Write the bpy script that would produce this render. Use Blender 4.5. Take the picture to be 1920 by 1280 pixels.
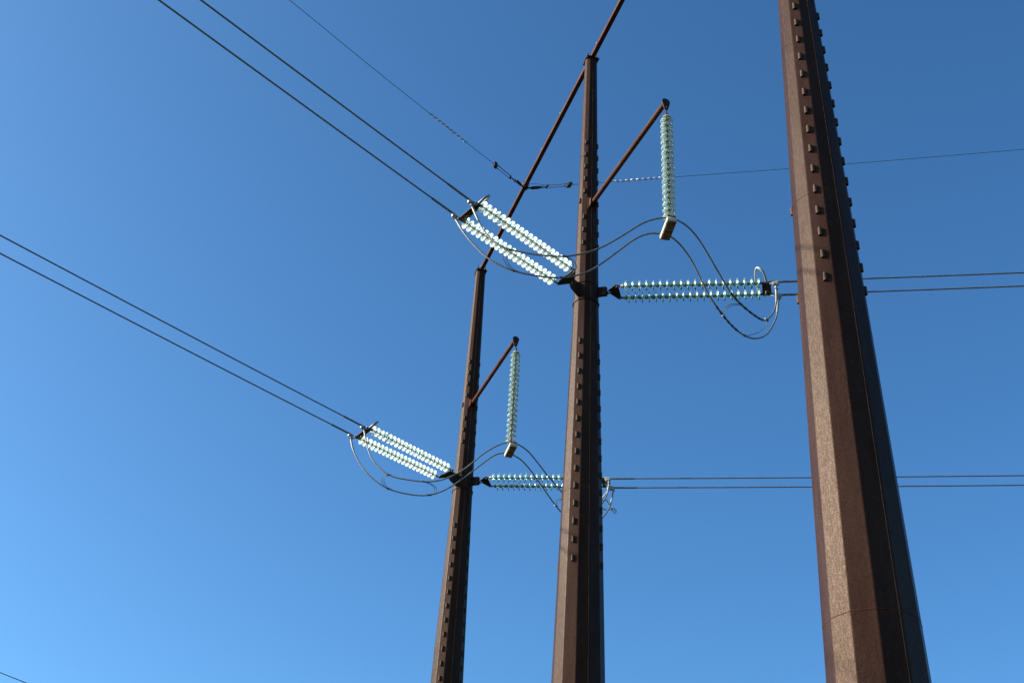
import bpy, bmesh, math, random
from mathutils import Vector, Matrix

# ------------------------------------------------------------------ clearing
for o in list(bpy.data.objects):
    bpy.data.objects.remove(o, do_unlink=True)
scene = bpy.context.scene
COL = scene.collection
R = math.radians
random.seed(7)

# ------------------------------------------------------------------ camera
cam_d = bpy.data.cameras.new('camera')
cam = bpy.data.objects.new('camera', cam_d)
COL.objects.link(cam)
pitch, roll = R(35.18078635756494), R(3.5328401432782908)
f0 = Vector((0, math.cos(pitch), math.sin(pitch)))
r0 = Vector((1, 0, 0)); u0 = r0.cross(f0)
cr = r0*math.cos(roll) + u0*math.sin(roll)
cu = -r0*math.sin(roll) + u0*math.cos(roll)
m = Matrix((cr, cu, -f0)).transposed().to_4x4()
m.translation = Vector((0, 0, 1.7))
cam.matrix_world = m
cam_d.sensor_width = 36
cam_d.lens = 44.1556
cam_d.clip_start = 0.1
cam_d.clip_end = 20000
scene.camera = cam

# ------------------------------------------------------------------ sky, sun, exposure
SUN_AZ, SUN_EL = -90.0, 26.6      # azimuth clockwise from +Y
world = bpy.data.worlds.new("World")
scene.world = world
world.use_nodes = True
nt = world.node_tree
nt.nodes.clear()
wo = nt.nodes.new('ShaderNodeOutputWorld')
bg = nt.nodes.new('ShaderNodeBackground')
sky = nt.nodes.new('ShaderNodeTexSky')
sky.sky_type = 'NISHITA'
sky.sun_disc = False
sky.sun_elevation = R(SUN_EL)
sky.sun_rotation = R(SUN_AZ)
sky.altitude = 0
sky.air_density = 0.8
sky.dust_density = 1.5
sky.ozone_density = 1.0
hs = nt.nodes.new('ShaderNodeHueSaturation')
hs.inputs['Saturation'].default_value = 1.15
nt.links.new(sky.outputs[0], hs.inputs['Color'])
gm = nt.nodes.new('ShaderNodeGamma'); gm.inputs['Gamma'].default_value = 1.2
tn = nt.nodes.new('ShaderNodeMix'); tn.data_type = 'RGBA'; tn.blend_type = 'MULTIPLY'
tn.inputs[0].default_value = 1.0; tn.inputs[7].default_value = (0.665, 1.01, 1.08, 1)
nt.links.new(hs.outputs[0], gm.inputs[0])
nt.links.new(gm.outputs[0], tn.inputs[6])
nt.links.new(tn.outputs[2], bg.inputs[0])
nt.links.new(bg.outputs[0], wo.inputs[0])
bg.inputs[1].default_value = 0.075

sun_d = bpy.data.lights.new('sun', 'SUN')
sun_d.energy = 5.0
sun_d.angle = R(0.53)
sun_d.color = (1.0, 0.94, 0.85)
sun = bpy.data.objects.new('sun', sun_d)
COL.objects.link(sun)
sdir = Vector((math.sin(R(SUN_AZ))*math.cos(R(SUN_EL)), math.cos(R(SUN_AZ))*math.cos(R(SUN_EL)), math.sin(R(SUN_EL))))
sun.rotation_euler = sdir.to_track_quat('Z', 'Y').to_euler()

vs = scene.view_settings
vs.view_transform = 'Standard'
vs.look = 'None'
vs.exposure = 1.25
vs.gamma = 1.0
scene.cycles.max_bounces = 16
scene.cycles.transparent_max_bounces = 32
scene.cycles.transmission_bounces = 14
scene.cycles.caustics_refractive = False
PTS = {"A": {"top": [-1.068, 30.54, 25.733], "att": [-0.961, 31.017, 18.852], "brk": [-0.987, 30.487, 20.906], "davtip": [0.094, 26.896, 20.735], "sustop": [0.104, 26.91, 20.252], "susbot": [0.139, 26.92, 17.666], "box": [0.127, 27.149, 17.538], "Lc1": [-3.645, 27.404, 18.091], "Lc2": [-3.98, 27.718, 17.986], "Ls1a": [-3.351, 27.531, 18.062], "Ls1b": [-1.51, 29.369, 18.158], "Ls2a": [-3.69, 28.094, 18.104], "Ls2b": [-1.862, 29.861, 18.196], "Rpl": [-0.681, 30.218, 18.296], "Rap": [-0.537, 30.354, 18.364], "Rs1a": [-0.308, 30.119, 18.366], "Rs2a": [-0.179, 30.458, 18.297], "Rs1b": [2.495, 29.716, 18.323], "Rs2b": [2.634, 30.124, 18.295], "Rc1": [2.821, 29.362, 18.134], "Rc2": [2.959, 29.743, 18.077]}, "B": {"top": [1.532, 21.684, 25.786], "att": [1.567, 22.174, 18.908], "brk": [1.611, 21.648, 20.947], "davtip": [2.841, 18.118, 20.691], "sustop": [2.867, 18.141, 20.196], "susbot": [2.842, 18.126, 17.64], "box": [2.851, 18.364, 17.496], "Lc1": [-0.962, 18.607, 18.08], "Lc2": [-1.3, 18.919, 17.977], "Ls1a": [-0.707, 18.722, 18.062], "Ls1b": [1.085, 20.545, 18.18], "Ls2a": [-1.043, 19.285, 18.103], "Ls2b": [0.78, 21.051, 18.197], "Rpl": [1.914, 21.395, 18.321], "Rap": [2.09, 21.54, 18.373], "Rs1a": [2.343, 21.312, 18.363], "Rs2a": [2.448, 21.644, 18.306], "Rs1b": [5.123, 20.903, 18.335], "Rs2b": [5.212, 21.295, 18.342], "Rc1": [5.467, 20.554, 18.133], "Rc2": [5.599, 20.933, 18.081]}}
JMP = {"B1L": [[-0.958, 18.607, 18.024], [-0.844, 18.59, 17.729], [-0.697, 18.568, 17.383], [-0.474, 18.535, 17.079], [-0.21, 18.495, 16.883], [0.148, 18.442, 16.763], [0.502, 18.389, 16.684], [0.902, 18.329, 16.641], [1.277, 18.273, 16.715], [1.593, 18.226, 16.844], [1.988, 18.167, 17.127], [2.338, 18.114, 17.402], [2.639, 18.07, 17.508], [2.877, 18.034, 17.496]], "B1R": [[2.877, 18.034, 17.496], [3.033, 18.185, 17.573], [3.25, 18.397, 17.623], [3.489, 18.629, 17.529], [3.725, 18.858, 17.294], [4.019, 19.145, 16.975], [4.257, 19.376, 16.752], [4.572, 19.683, 16.692], [4.899, 20.001, 16.716], [5.067, 20.164, 16.821], [5.254, 20.347, 17.131], [5.383, 20.472, 17.506], [5.41, 20.498, 17.958]], "B2L": [[-1.275, 18.917, 17.922], [-1.214, 18.911, 17.811], [-1.044, 18.895, 17.496], [-0.803, 18.872, 17.172], [-0.505, 18.844, 16.854], [-0.083, 18.803, 16.607], [0.327, 18.764, 16.492], [0.733, 18.725, 16.429], [1.083, 18.692, 16.469], [1.433, 18.659, 16.625], [1.833, 18.621, 16.991], [2.24, 18.582, 17.389], [2.547, 18.552, 17.537], [2.822, 18.526, 17.496]], "B2R": [[2.822, 18.526, 17.496], [2.941, 18.629, 17.552], [3.153, 18.813, 17.52], [3.387, 19.015, 17.341], [3.557, 19.163, 17.073], [3.727, 19.311, 16.805], [3.9, 19.46, 16.605], [4.135, 19.664, 16.424], [4.377, 19.874, 16.323], [4.628, 20.092, 16.329], [4.866, 20.297, 16.441], [5.134, 20.53, 16.718], [5.34, 20.708, 17.131], [5.463, 20.815, 17.465], [5.536, 20.879, 17.992]], "A1L": [[-3.61, 27.399, 18.027], [-3.568, 27.392, 17.9], [-3.471, 27.377, 17.539], [-3.304, 27.351, 17.151], [-3.029, 27.307, 16.843], [-2.741, 27.262, 16.642], [-2.336, 27.199, 16.546], [-1.87, 27.125, 16.479], [-1.482, 27.065, 16.532], [-1.104, 27.005, 16.719], [-0.796, 26.957, 16.982], [-0.551, 26.918, 17.234], [-0.235, 26.869, 17.456], [0.022, 26.828, 17.557], [0.194, 26.801, 17.538]], "A1R": [[0.194, 26.801, 17.538], [0.316, 26.92, 17.571], [0.566, 27.165, 17.548], [0.826, 27.418, 17.375], [1.147, 27.731, 17.145], [1.44, 28.016, 16.971], [1.734, 28.303, 16.81], [2.103, 28.662, 16.796], [2.356, 28.909, 16.896], [2.595, 29.142, 17.236], [2.761, 29.304, 17.649], [2.806, 29.347, 18.028]], "A2L": [[-3.948, 27.715, 17.955], [-3.866, 27.707, 17.626], [-3.62, 27.684, 17.166], [-3.278, 27.652, 16.776], [-2.873, 27.615, 16.498], [-2.395, 27.57, 16.358], [-1.862, 27.521, 16.309], [-1.416, 27.479, 16.481], [-1.005, 27.441, 16.803], [-0.606, 27.404, 17.189], [-0.291, 27.375, 17.47], [-0.095, 27.356, 17.551], [0.08, 27.34, 17.538]], "A2R": [[0.08, 27.34, 17.538], [0.216, 27.454, 17.568], [0.455, 27.653, 17.529], [0.745, 27.896, 17.316], [1.04, 28.142, 17.027], [1.482, 28.511, 16.629], [1.848, 28.816, 16.478], [2.214, 29.121, 16.536], [2.479, 29.343, 16.758], [2.658, 29.492, 17.032], [2.854, 29.655, 17.414], [2.914, 29.706, 17.715], [2.96, 29.744, 18.029]]}

# ------------------------------------------------------------------ materials
def new_mat(name):
    mt = bpy.data.materials.new(name)
    mt.use_nodes = True
    return mt, mt.node_tree, mt.node_tree.nodes['Principled BSDF']

def ramp(nt, stops):
    n = nt.nodes.new('ShaderNodeValToRGB')
    el = n.color_ramp.elements
    while len(el) > 1:
        el.remove(el[-1])
    el[0].position, el[0].color = stops[0][0], (*stops[0][1], 1)
    for p, c in stops[1:]:
        e = el.new(p); e.color = (*c, 1)
    return n

def noise(nt, scale, detail=4, rough=0.6, stretch=None, coord='Object'):
    tc = nt.nodes.new('ShaderNodeTexCoord')
    n = nt.nodes.new('ShaderNodeTexNoise')
    n.inputs['Scale'].default_value = scale
    n.inputs['Detail'].default_value = detail
    n.inputs['Roughness'].default_value = rough
    if stretch:
        mp = nt.nodes.new('ShaderNodeMapping')
        mp.inputs['Scale'].default_value = stretch
        nt.links.new(tc.outputs[coord], mp.inputs[0])
        nt.links.new(mp.outputs[0], n.inputs[0])
    else:
        nt.links.new(tc.outputs[coord], n.inputs[0])
    return n

def mixcol(nt, a, b, fac, mode='MIX'):
    n = nt.nodes.new('ShaderNodeMix'); n.data_type = 'RGBA'; n.blend_type = mode
    for sock, v in ((n.inputs[6], a), (n.inputs[7], b)):
        if hasattr(v, 'type') and hasattr(v, 'links'):
            nt.links.new(v, sock)
        else:
            sock.default_value = (*v, 1)
    if hasattr(fac, 'links'):
        nt.links.new(fac, n.inputs[0])
    else:
        n.inputs[0].default_value = fac
    return n.outputs[2]

def weathering(name, dark, mid, light, rough=0.68, streak=True):
    mt, nt, b = new_mat(name)
    big = noise(nt, 2.6, 7, 0.68, (1, 1, 0.16))
    cr1 = ramp(nt, [(0.36, dark), (0.5, mid), (0.66, light)])
    nt.links.new(big.outputs[0], cr1.inputs[0])
    fine = noise(nt, 55, 3, 0.7)
    cr2 = ramp(nt, [(0.35, (0.62, 0.60, 0.58)), (0.5, (1, 1, 1)), (0.66, (1.35, 1.35, 1.38))])
    nt.links.new(fine.outputs[0], cr2.inputs[0])
    col = mixcol(nt, cr1.outputs[0], cr2.outputs[0], 0.6, 'MULTIPLY')
    if streak:
        st = noise(nt, 9, 6, 0.75, (1, 1, 0.07))
        cr3 = ramp(nt, [(0.52, (0, 0, 0)), (0.64, (1, 1, 1))])
        nt.links.new(st.outputs[0], cr3.inputs[0])
        dots = noise(nt, 22, 3, 0.7)
        cr4 = ramp(nt, [(0.5, (0, 0, 0)), (0.68, (1, 1, 1))])
        nt.links.new(dots.outputs[0], cr4.inputs[0])
        f = mixcol(nt, cr3.outputs[0], cr4.outputs[0], 1.0, 'MULTIPLY')
        sc = nt.nodes.new('ShaderNodeMath'); sc.operation = 'MULTIPLY'; sc.inputs[1].default_value = 0.6
        nt.links.new(f, sc.inputs[0])
        col = mixcol(nt, col, tuple(c*1.8 for c in light), sc.outputs[0])
        flake = noise(nt, 48, 6, 0.75, (1, 1, 0.22))
        fl = nt.nodes.new('ShaderNodeMapRange')
        fl.inputs[1].default_value = 0.42; fl.inputs[2].default_value = 0.68
        fl.inputs[3].default_value = 0.055; fl.inputs[4].default_value = 0.115
        nt.links.new(flake.outputs[0], fl.inputs[0])
    nt.links.new(col, b.inputs['Base Color'])
    rr = nt.nodes.new('ShaderNodeMapRange')
    rr.inputs[1].default_value = 0.3; rr.inputs[2].default_value = 0.7
    rr.inputs[3].default_value = rough-0.1; rr.inputs[4].default_value = rough+0.1
    nt.links.new(fine.outputs[0], rr.inputs[0])
    nt.links.new(rr.outputs[0], b.inputs['Roughness'])
    bp = nt.nodes.new('ShaderNodeBump')
    bp.inputs['Strength'].default_value = 0.28
    bp.inputs['Distance'].default_value = 0.005
    nt.links.new(fine.outputs[0], bp.inputs['Height'])
    nt.links.new(bp.outputs[0], b.inputs['Normal'])
    b.inputs['Specular IOR Level'].default_value = 0.095
    if streak:
        nt.links.new(fl.outputs[0], b.inputs['Specular IOR Level'])
    b.inputs['Specular Tint'].default_value = (1.0, 0.68, 0.42, 1)
    return mt

def simple(name, c1, c2, rough, metal=0.0, scale=18):
    mt, nt, b = new_mat(name)
    n = noise(nt, scale, 4, 0.6)
    cr = ramp(nt, [(0.35, c1), (0.65, c2)])
    nt.links.new(n.outputs[0], cr.inputs[0])
    nt.links.new(cr.outputs[0], b.inputs['Base Color'])
    b.inputs['Roughness'].default_value = rough
    b.inputs['Metallic'].default_value = metal
    bp = nt.nodes.new('ShaderNodeBump')
    bp.inputs['Strength'].default_value = 0.2
    bp.inputs['Distance'].default_value = 0.003
    nt.links.new(n.outputs[0], bp.inputs['Height'])
    nt.links.new(bp.outputs[0], b.inputs['Normal'])
    return mt

M_STEEL = weathering('weathering_steel', (0.02108, 0.00899, 0.00682), (0.02728, 0.0124, 0.0093), (0.03472, 0.01736, 0.01302), 0.45)
M_TUBE = weathering('rusty_tube_steel', (0.0385, 0.0112, 0.007), (0.0546, 0.0182, 0.0112), (0.07, 0.0266, 0.0168), streak=False)
M_CLIP = weathering('clip_steel', (0.050, 0.030, 0.021), (0.070, 0.044, 0.031), (0.088, 0.058, 0.042), streak=False)
M_SEAM = simple('rust_seam', (0.154, 0.0595, 0.028), (0.084, 0.0315, 0.0175), 0.9)
M_GALV = simple('dull_galvanised_steel', (0.063, 0.0595, 0.056), (0.105, 0.098, 0.091), 0.6, 0.3)
M_PLATE = simple('dark_plate_steel', (0.0175, 0.013, 0.011), (0.035, 0.025, 0.02), 0.7, 0.1)
M_PLATE.node_tree.nodes['Principled BSDF'].inputs['Specular IOR Level'].default_value = 0.15
M_ALU = simple('weathered_aluminium', (0.10, 0.095, 0.088), (0.18, 0.172, 0.158), 0.5, 0.6, 30)
M_BRIGHT = simple('bright_cast_aluminium', (0.24, 0.224, 0.204), (0.36, 0.344, 0.312), 0.5, 0.3)
M_SLEEVE = simple('dull_cast_sleeve', (0.15, 0.142, 0.13), (0.24, 0.23, 0.21), 0.5, 0.3)
M_TAPE = simple('armour_wrap', (0.018, 0.018, 0.0192), (0.045, 0.045, 0.0468), 0.6, 0.1)
M_CAP = simple('insulator_cap_iron', (0.152, 0.144, 0.088), (0.24, 0.224, 0.136), 0.5, 0.15, 25)
M_EARTH = simple('earth_wire_steel', (0.049, 0.042, 0.0385), (0.084, 0.0735, 0.063), 0.6, 0.3)
M_WEIGHT = simple('rusty_mottled_weight', (0.182, 0.119, 0.056), (0.035, 0.021, 0.0126), 0.8, 0.0, 14)
M_RIM = simple('weight_casing', (0.4125, 0.3375, 0.225), (0.495, 0.435, 0.345), 0.6, 0.1, 12)
M_YELLOW = simple('yellow_ring_paint', (0.465, 0.3525, 0.075), (0.54, 0.435, 0.135), 0.5)

def glass_mat(name, lo, hi):
    """thin toughened glass: clear green-tinted body, glossy skin, diffuse white standing in for sun thrown back by the ribs"""
    mt, nt, b = new_mat(name)
    nt.nodes.remove(b)
    out = nt.nodes['Material Output']
    tp = nt.nodes.new('ShaderNodeBsdfTransparent'); tp.inputs[0].default_value = (0.79, 0.96, 0.925, 1)
    gl = nt.nodes.new('ShaderNodeBsdfGlossy'); gl.inputs[0].default_value = (0.95, 1, 1, 1); gl.inputs['Roughness'].default_value = 0.16
    tr = nt.nodes.new('ShaderNodeBsdfTranslucent'); tr.inputs[0].default_value = (0.85, 0.99, 0.96, 1)
    df = nt.nodes.new('ShaderNodeBsdfDiffuse'); df.inputs[0].default_value = (0.98, 1.0, 0.99, 1)
    m1 = nt.nodes.new('ShaderNodeMixShader'); m1.inputs[0].default_value = 0.95
    nt.links.new(tr.outputs[0], m1.inputs[1]); nt.links.new(df.outputs[0], m1.inputs[2])
    fr = nt.nodes.new('ShaderNodeFresnel'); fr.inputs[0].default_value = 1.5
    m2 = nt.nodes.new('ShaderNodeMixShader'); m2.inputs[0].default_value = 0.5
    nt.links.new(tp.outputs[0], m2.inputs[1]); nt.links.new(m1.outputs[0], m2.inputs[2])
    m3 = nt.nodes.new('ShaderNodeMixShader')
    nt.links.new(fr.outputs[0], m3.inputs[0])
    nt.links.new(m2.outputs[0], m3.inputs[1]); nt.links.new(gl.outputs[0], m3.inputs[2])
    n = noise(nt, 14, 2, 0.5)
    mr = nt.nodes.new('ShaderNodeMapRange'); mr.inputs[1].default_value = 0.35; mr.inputs[2].default_value = 0.65
    mr.inputs[3].default_value = lo; mr.inputs[4].default_value = hi
    nt.links.new(n.outputs[0], mr.inputs[0]); nt.links.new(mr.outputs[0], m2.inputs[0])
    nt.links.new(m3.outputs[0], out.inputs[0])
    return mt
M_GLASS = glass_mat('toughened_glass_skin', 0.02, 0.08)
M_RIBS = glass_mat('toughened_glass_ribs_sun_white', 0.50, 0.82)  # clear ribs whitened: sun glare on the underside put into the colour

# ------------------------------------------------------------------ helpers
def link(name, bm, mat, parent=None, smooth=True, loc=None):
    me = bpy.data.meshes.new(name)
    bm.normal_update()
    bm.to_mesh(me); bm.free()
    for mt in (mat if isinstance(mat, (list, tuple)) else [mat]):
        me.materials.append(mt)
    if smooth:
        for p in me.polygons:
            p.use_smooth = True
        me.set_sharp_from_angle(angle=R(38))
    o = bpy.data.objects.new(name, me)
    COL.objects.link(o)
    if parent:
        o.parent = parent
    if loc is not None:
        o.location = loc
    return o

def tag(o, label=None, cat=None, group=None, kind=None):
    if label: o['label'] = label
    if cat: o['category'] = cat
    if group: o['group'] = group
    if kind: o['kind'] = kind
    return o

def empty(name, loc):
    e = bpy.data.objects.new(name, None)
    e.location = loc
    e.empty_display_size = 0.2
    COL.objects.link(e)
    return e

def copy_tree(o, parent=None):
    c = o.copy(); COL.objects.link(c); c.parent = parent
    for ch in list(o.children):
        copy_tree(ch, c)
    return c

def frame_of(d, ref=Vector((0, 0, 1))):
    d = d.normalized()
    if abs(d.dot(ref)) > 0.98:
        ref = Vector((1, 0, 0))
    a = ref.cross(d).normalized()
    return a, d.cross(a).normalized(), d

def add_tube(bm, pts, rad, seg=12, cap=True):
    """swept tube through pts; rad is a number or one number per point"""
    pts = [Vector(p) for p in pts]
    n = len(pts)
    rads = rad if isinstance(rad, (list, tuple)) else [rad]*n
    tang = []
    for i in range(n):
        t = (pts[min(i+1, n-1)] - pts[max(i-1, 0)])
        tang.append(t.normalized())
    a, b, _ = frame_of(tang[0])
    rings = []
    for i in range(n):
        t = tang[i]
        a = (a - t*a.dot(t)).normalized()
        b = t.cross(a)
        rings.append([bm.verts.new(pts[i] + (a*math.cos(2*math.pi*k/seg) + b*math.sin(2*math.pi*k/seg))*rads[i]) for k in range(seg)])
    for i in range(n-1):
        for k in range(seg):
            bm.faces.new((rings[i][k], rings[i][(k+1) % seg], rings[i+1][(k+1) % seg], rings[i+1][k]))
    if cap:
        bm.faces.new(list(reversed(rings[0]))); bm.faces.new(rings[-1])
    return bm

def spline(ctrl, per=8):
    P = [Vector(p) for p in ctrl]
    P = [P[0]*2-P[1]] + P + [P[-1]*2-P[-2]]
    out = []
    for i in range(1, len(P)-2):
        for k in range(per):
            t = k/per
            p0, p1, p2, p3 = P[i-1], P[i], P[i+1], P[i+2]
            out.append(0.5*((2*p1) + (-p0+p2)*t + (2*p0-5*p1+4*p2-p3)*t*t + (-p0+3*p1-3*p2+p3)*t**3))
    out.append(P[-2])
    return out

def relax(pts, n=3):
    pts = [Vector(p) for p in pts]
    for _ in range(n):
        q = pts[:]
        for i in range(1, len(pts)-1):
            q[i] = pts[i]*0.6 + (pts[i-1]+pts[i+1])*0.2
        pts = q
    return pts

def add_plate(bm, corners, th, bevel=0.006, ctr=None):
    """solid plate: polygon corners (3D, coplanar) thickened both ways along its normal"""
    c = [Vector(p) for p in corners]
    nrm = Vector((0, 0, 0))
    for i in range(len(c)):
        nrm += (c[i]-c[0]).cross(c[(i+1) % len(c)]-c[0])
    nrm.normalize()
    top = [bm.verts.new(p+nrm*th/2) for p in c]
    bot = [bm.verts.new(p-nrm*th/2) for p in c]
    fs = [bm.faces.new(top), bm.faces.new(list(reversed(bot)))]
    for i in range(len(c)):
        j = (i+1) % len(c)
        fs.append(bm.faces.new((top[i], bot[i], bot[j], top[j])))
    if bevel:
        es = set(e for f in fs for e in f.edges)
        bmesh.ops.bevel(bm, geom=list(es), offset=bevel, segments=2, affect='EDGES', profile=0.5)
    return bm

def add_box(bm, center, ax, ay, az_, sx, sy, sz, bevel=0.004):
    c = Vector(center)
    vs_ = []
    for k in (-1, 1):
        for (i, j) in ((-1, -1), (1, -1), (1, 1), (-1, 1)):
            vs_.append(bm.verts.new(c + ax*i*sx/2 + ay*j*sy/2 + az_*k*sz/2))
    fs = [bm.faces.new([vs_[3], vs_[2], vs_[1], vs_[0]]), bm.faces.new(vs_[4:8])]
    for i in range(4):
        j = (i+1) % 4
        fs.append(bm.faces.new((vs_[i], vs_[j], vs_[4+j], vs_[4+i])))
    if bevel:
        bmesh.ops.bevel(bm, geom=list(set(e for f in fs for e in f.edges)), offset=bevel, segments=2, affect='EDGES', profile=0.5)
    return bm

def add_bolt(bm, p, d, r=0.022, L=0.05):
    a, b, dd = frame_of(Vector(d))
    add_tube(bm, [Vector(p)-dd*L/2, Vector(p)+dd*L/2], r*0.62, 8)
    for s in (-1, 1):
        q = Vector(p)+dd*s*(L/2-0.009)
        add_tube(bm, [q-dd*0.009, q+dd*0.009], r, 6)
    return bm

def azv(az):
    return Vector((math.sin(R(az)), math.cos(R(az)), 0))

# ------------------------------------------------------------------ ground
bm = bmesh.new()
N = 40
grid = []
for i in range(N+1):
    row = []
    for j in range(N+1):
        s = lambda t: (1 if t > 0 else -1)*abs(t)**2.4*3000
        x, y = s(i/N*2-1), s(j/N*2-1)
        d = math.hypot(x, y)
        z = (math.sin(x*0.031+1.3)*math.cos(y*0.027)*0.5 + math.sin(x*0.009)*math.sin(y*0.011+0.4)*2.2)*min(1, max(0, (d-45)/120)) - 0.02
        row.append(bm.verts.new((x, y, z)))
    grid.append(row)
for i in range(N):
    for j in range(N):
        bm.faces.new((grid[i][j], grid[i+1][j], grid[i+1][j+1], grid[i][j+1]))
mt, nt_, b = new_mat('dry_grass_ground')
n1 = noise(nt_, 0.12, 8, 0.65); n2 = noise(nt_, 9, 4, 0.7)
c1 = ramp(nt_, [(0.35, (0.018, 0.022, 0.010)), (0.6, (0.040, 0.038, 0.020))])
nt_.links.new(n1.outputs[0], c1.inputs[0])
c2 = ramp(nt_, [(0.3, (0.6, 0.6, 0.6)), (0.7, (1.2, 1.2, 1.2))])
nt_.links.new(n2.outputs[0], c2.inputs[0])
nt_.links.new(mixcol(nt_, c1.outputs[0], c2.outputs[0], 1.0, 'MULTIPLY'), b.inputs['Base Color'])
b.inputs['Roughness'].default_value = 0.95
g = link('ground', bm, mt); tag(g, kind='structure')

# ------------------------------------------------------------------ steel poles
AXIS = {'A': (-1.099, 30.509), 'B': (1.547, 21.7), 'C': (4.159, 13.001)}
PROF = [(25.72, .150), (18.12, .270), (13.42, .388), (7.31, .528), (0.0, .69)]
TOPZ = 25.72
def prad(z):
    for (z1, r1), (z0, r0_) in zip(PROF, PROF[1:]):
        if z >= z0:
            return r0_ + (r1-r0_)*(z-z0)/(z1-z0)
    return PROF[-1][1]
FAC = [-155+30*k for k in range(12)]     # facet azimuths (flat centres)

def shaft_ring(z, apo):
    """twelve flats joined by small bend radii: list of (point, normal)"""
    out = []
    half = apo*math.tan(R(15))
    rb = min(0.055, apo*0.26)
    t = rb*math.tan(R(15))
    for k, az in enumerate(FAC):
        n = azv(az); s = azv(az+90)
        for sgn in (-1, 1):
            p = n*apo + s*sgn*(half-t)
            out.append((p, n))
            if sgn == 1:
                c = n*(apo-rb) + s*(half-t)
                for q in (7.5, 15, 22.5):
                    nn = azv(az+q)
                    out.append((c+nn*rb, nn))
    return [(Vector((p.x, p.y, z)), n) for p, n in out]

def make_shaft(ax, parent):
    zs = [-0.3]
    marks = sorted(set([z for z, _ in PROF[:-1]] + [1.5*i for i in range(0, 18)]))
    zs += [z for z in marks if z <= TOPZ]
    bm = bmesh.new(); norms = []
    rings = []
    for z in zs:
        rg = shaft_ring(z, prad(max(z, 0))*0.985)
        rings.append([bm.verts.new(p) for p, n in rg]); norms += [n for p, n in rg]
    nn = len(rings[0])
    for a, b_ in zip(rings, rings[1:]):
        for k in range(nn):
            f = bm.faces.new((a[k], b_[k], b_[(k+1) % nn], a[(k+1) % nn]))
    me = bpy.data.meshes.new('shaft')
    bm.normal_update()
    bmesh.ops.recalc_face_normals(bm, faces=bm.faces)
    bm.to_mesh(me); bm.free()
    me.materials.append(M_STEEL)
    for p in me.polygons: p.use_smooth = True
    me.normals_split_custom_set_from_vertices([Vector((n.x, n.y, 0.02)).normalized() for n in norms])
    o = bpy.data.objects.new('shaft', me); COL.objects.link(o); o.parent = parent
    return o

STEP = 0.386
def step_list():
    up = [13.13 + 0*STEP]
    lst = []
    z = 17.32
    while z > 11.8:
        lst.append(z); z -= STEP
    return lst
LOWER = step_list()
UPPER_B = [22.75, 22.36, 21.97, 21.58, 21.19, 20.40, 20.02, 19.64]
UPPER_A = [22.27, 21.88, 21.49, 21.10, 20.32, 19.94, 19.55]

def clip_mesh():
    """small folded half-round step clip, hollow, standing off the flat (local +Y outward, Z up)"""
    bm = bmesh.new()
    prof = []
    for r_, s in ((1.0, 1), (0.74, -1)):
        ang = [(-90+180*k/8)*s for k in range(9)]
        prof.append([(0.026*r_*math.sin(R(a)), 0.013+0.025*r_*math.cos(R(a))) for a in ang])
    loop = [(-0.026, -0.006)] + prof[0] + [(0.026, -0.006), (0.019, -0.006)] + prof[1] + [(-0.019, -0.006)]
    lo = [bm.verts.new((x, y, -0.062)) for x, y in loop]
    hi = [bm.verts.new((x, y, 0.062)) for x, y in loop]
    n = len(loop)
    for k in range(n):
        bm.faces.new((lo[k], lo[(k+1) % n], hi[(k+1) % n], hi[k]))
    m = n//2
    for k in range(m-1):
        for q, flip in ((lo, True), (hi, False)):
            f = [q[k], q[k+1], q[n-2-k], q[n-1-k]]
            bm.faces.new(f if flip else f[::-1])
    bmesh.ops.recalc_face_normals(bm, faces=bm.faces)
    return bm
clip_me = None
def put_clip(ax, az, z, parent, facet=None, turn=0):
    global clip_me
    if clip_me is None:
        o = link('step_clip', clip_mesh(), M_CLIP, parent)
        clip_me = o.data
    else:
        o = bpy.data.objects.new('step_clip', clip_me); COL.objects.link(o); o.parent = parent
    n = azv(az)
    o.location = n*prad(z)*0.985 + Vector((0, 0, z))
    o.rotation_euler = (0, 0, -R(az) + R(turn))
    return o

def weld_ring(z, parent):
    bm = bmesh.new()
    rg = shaft_ring(z, prad(z)*0.985+0.0005)
    pts = [p for p, n in rg]
    prev = None; rings = []
    for p, n in rg:
        ring = [bm.verts.new(p + n*dn + Vector((0, 0, dz))) for dn, dz in ((0, -.006), (.0035, -.003), (.0035, .003), (0, .006))]
        rings.append(ring)
    for i in range(len(rings)):
        a, b_ = rings[i], rings[(i+1) % len(rings)]
        for k in range(3):
            bm.faces.new((a[k], b_[k], b_[k+1], a[k+1]))
    return link('circumferential_weld', bm, M_TUBE, parent)

def seam(parent):
    bm = bmesh.new()
    n = azv(163); s = azv(73)
    zs = [0.2+i*0.5 for i in range(0, 51)]
    prev = None
    for z in zs:
        w = 0.0045 + 0.0015*math.sin(z*7.3)
        # distance of the flat/bend surface along this azimuth
        best = min(FAC, key=lambda a: abs((a-163+180) % 360-180))
        dd = prad(z)*0.985/max(math.cos(R(((best-163+180) % 360)-180)), 0.9)
        c = n*dd + Vector((0, 0, z))
        ring = [bm.verts.new(c + s*i*w + n*h) for i, h in ((-1, -.004), (-.5, .004), (.5, .004), (1, -.004))]
        if prev:
            for k in range(3):
                bm.faces.new((prev[k], ring[k], ring[k+1], prev[k+1]))
        prev = ring
    return link('seam_weld', bm, M_SEAM, parent)

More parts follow.
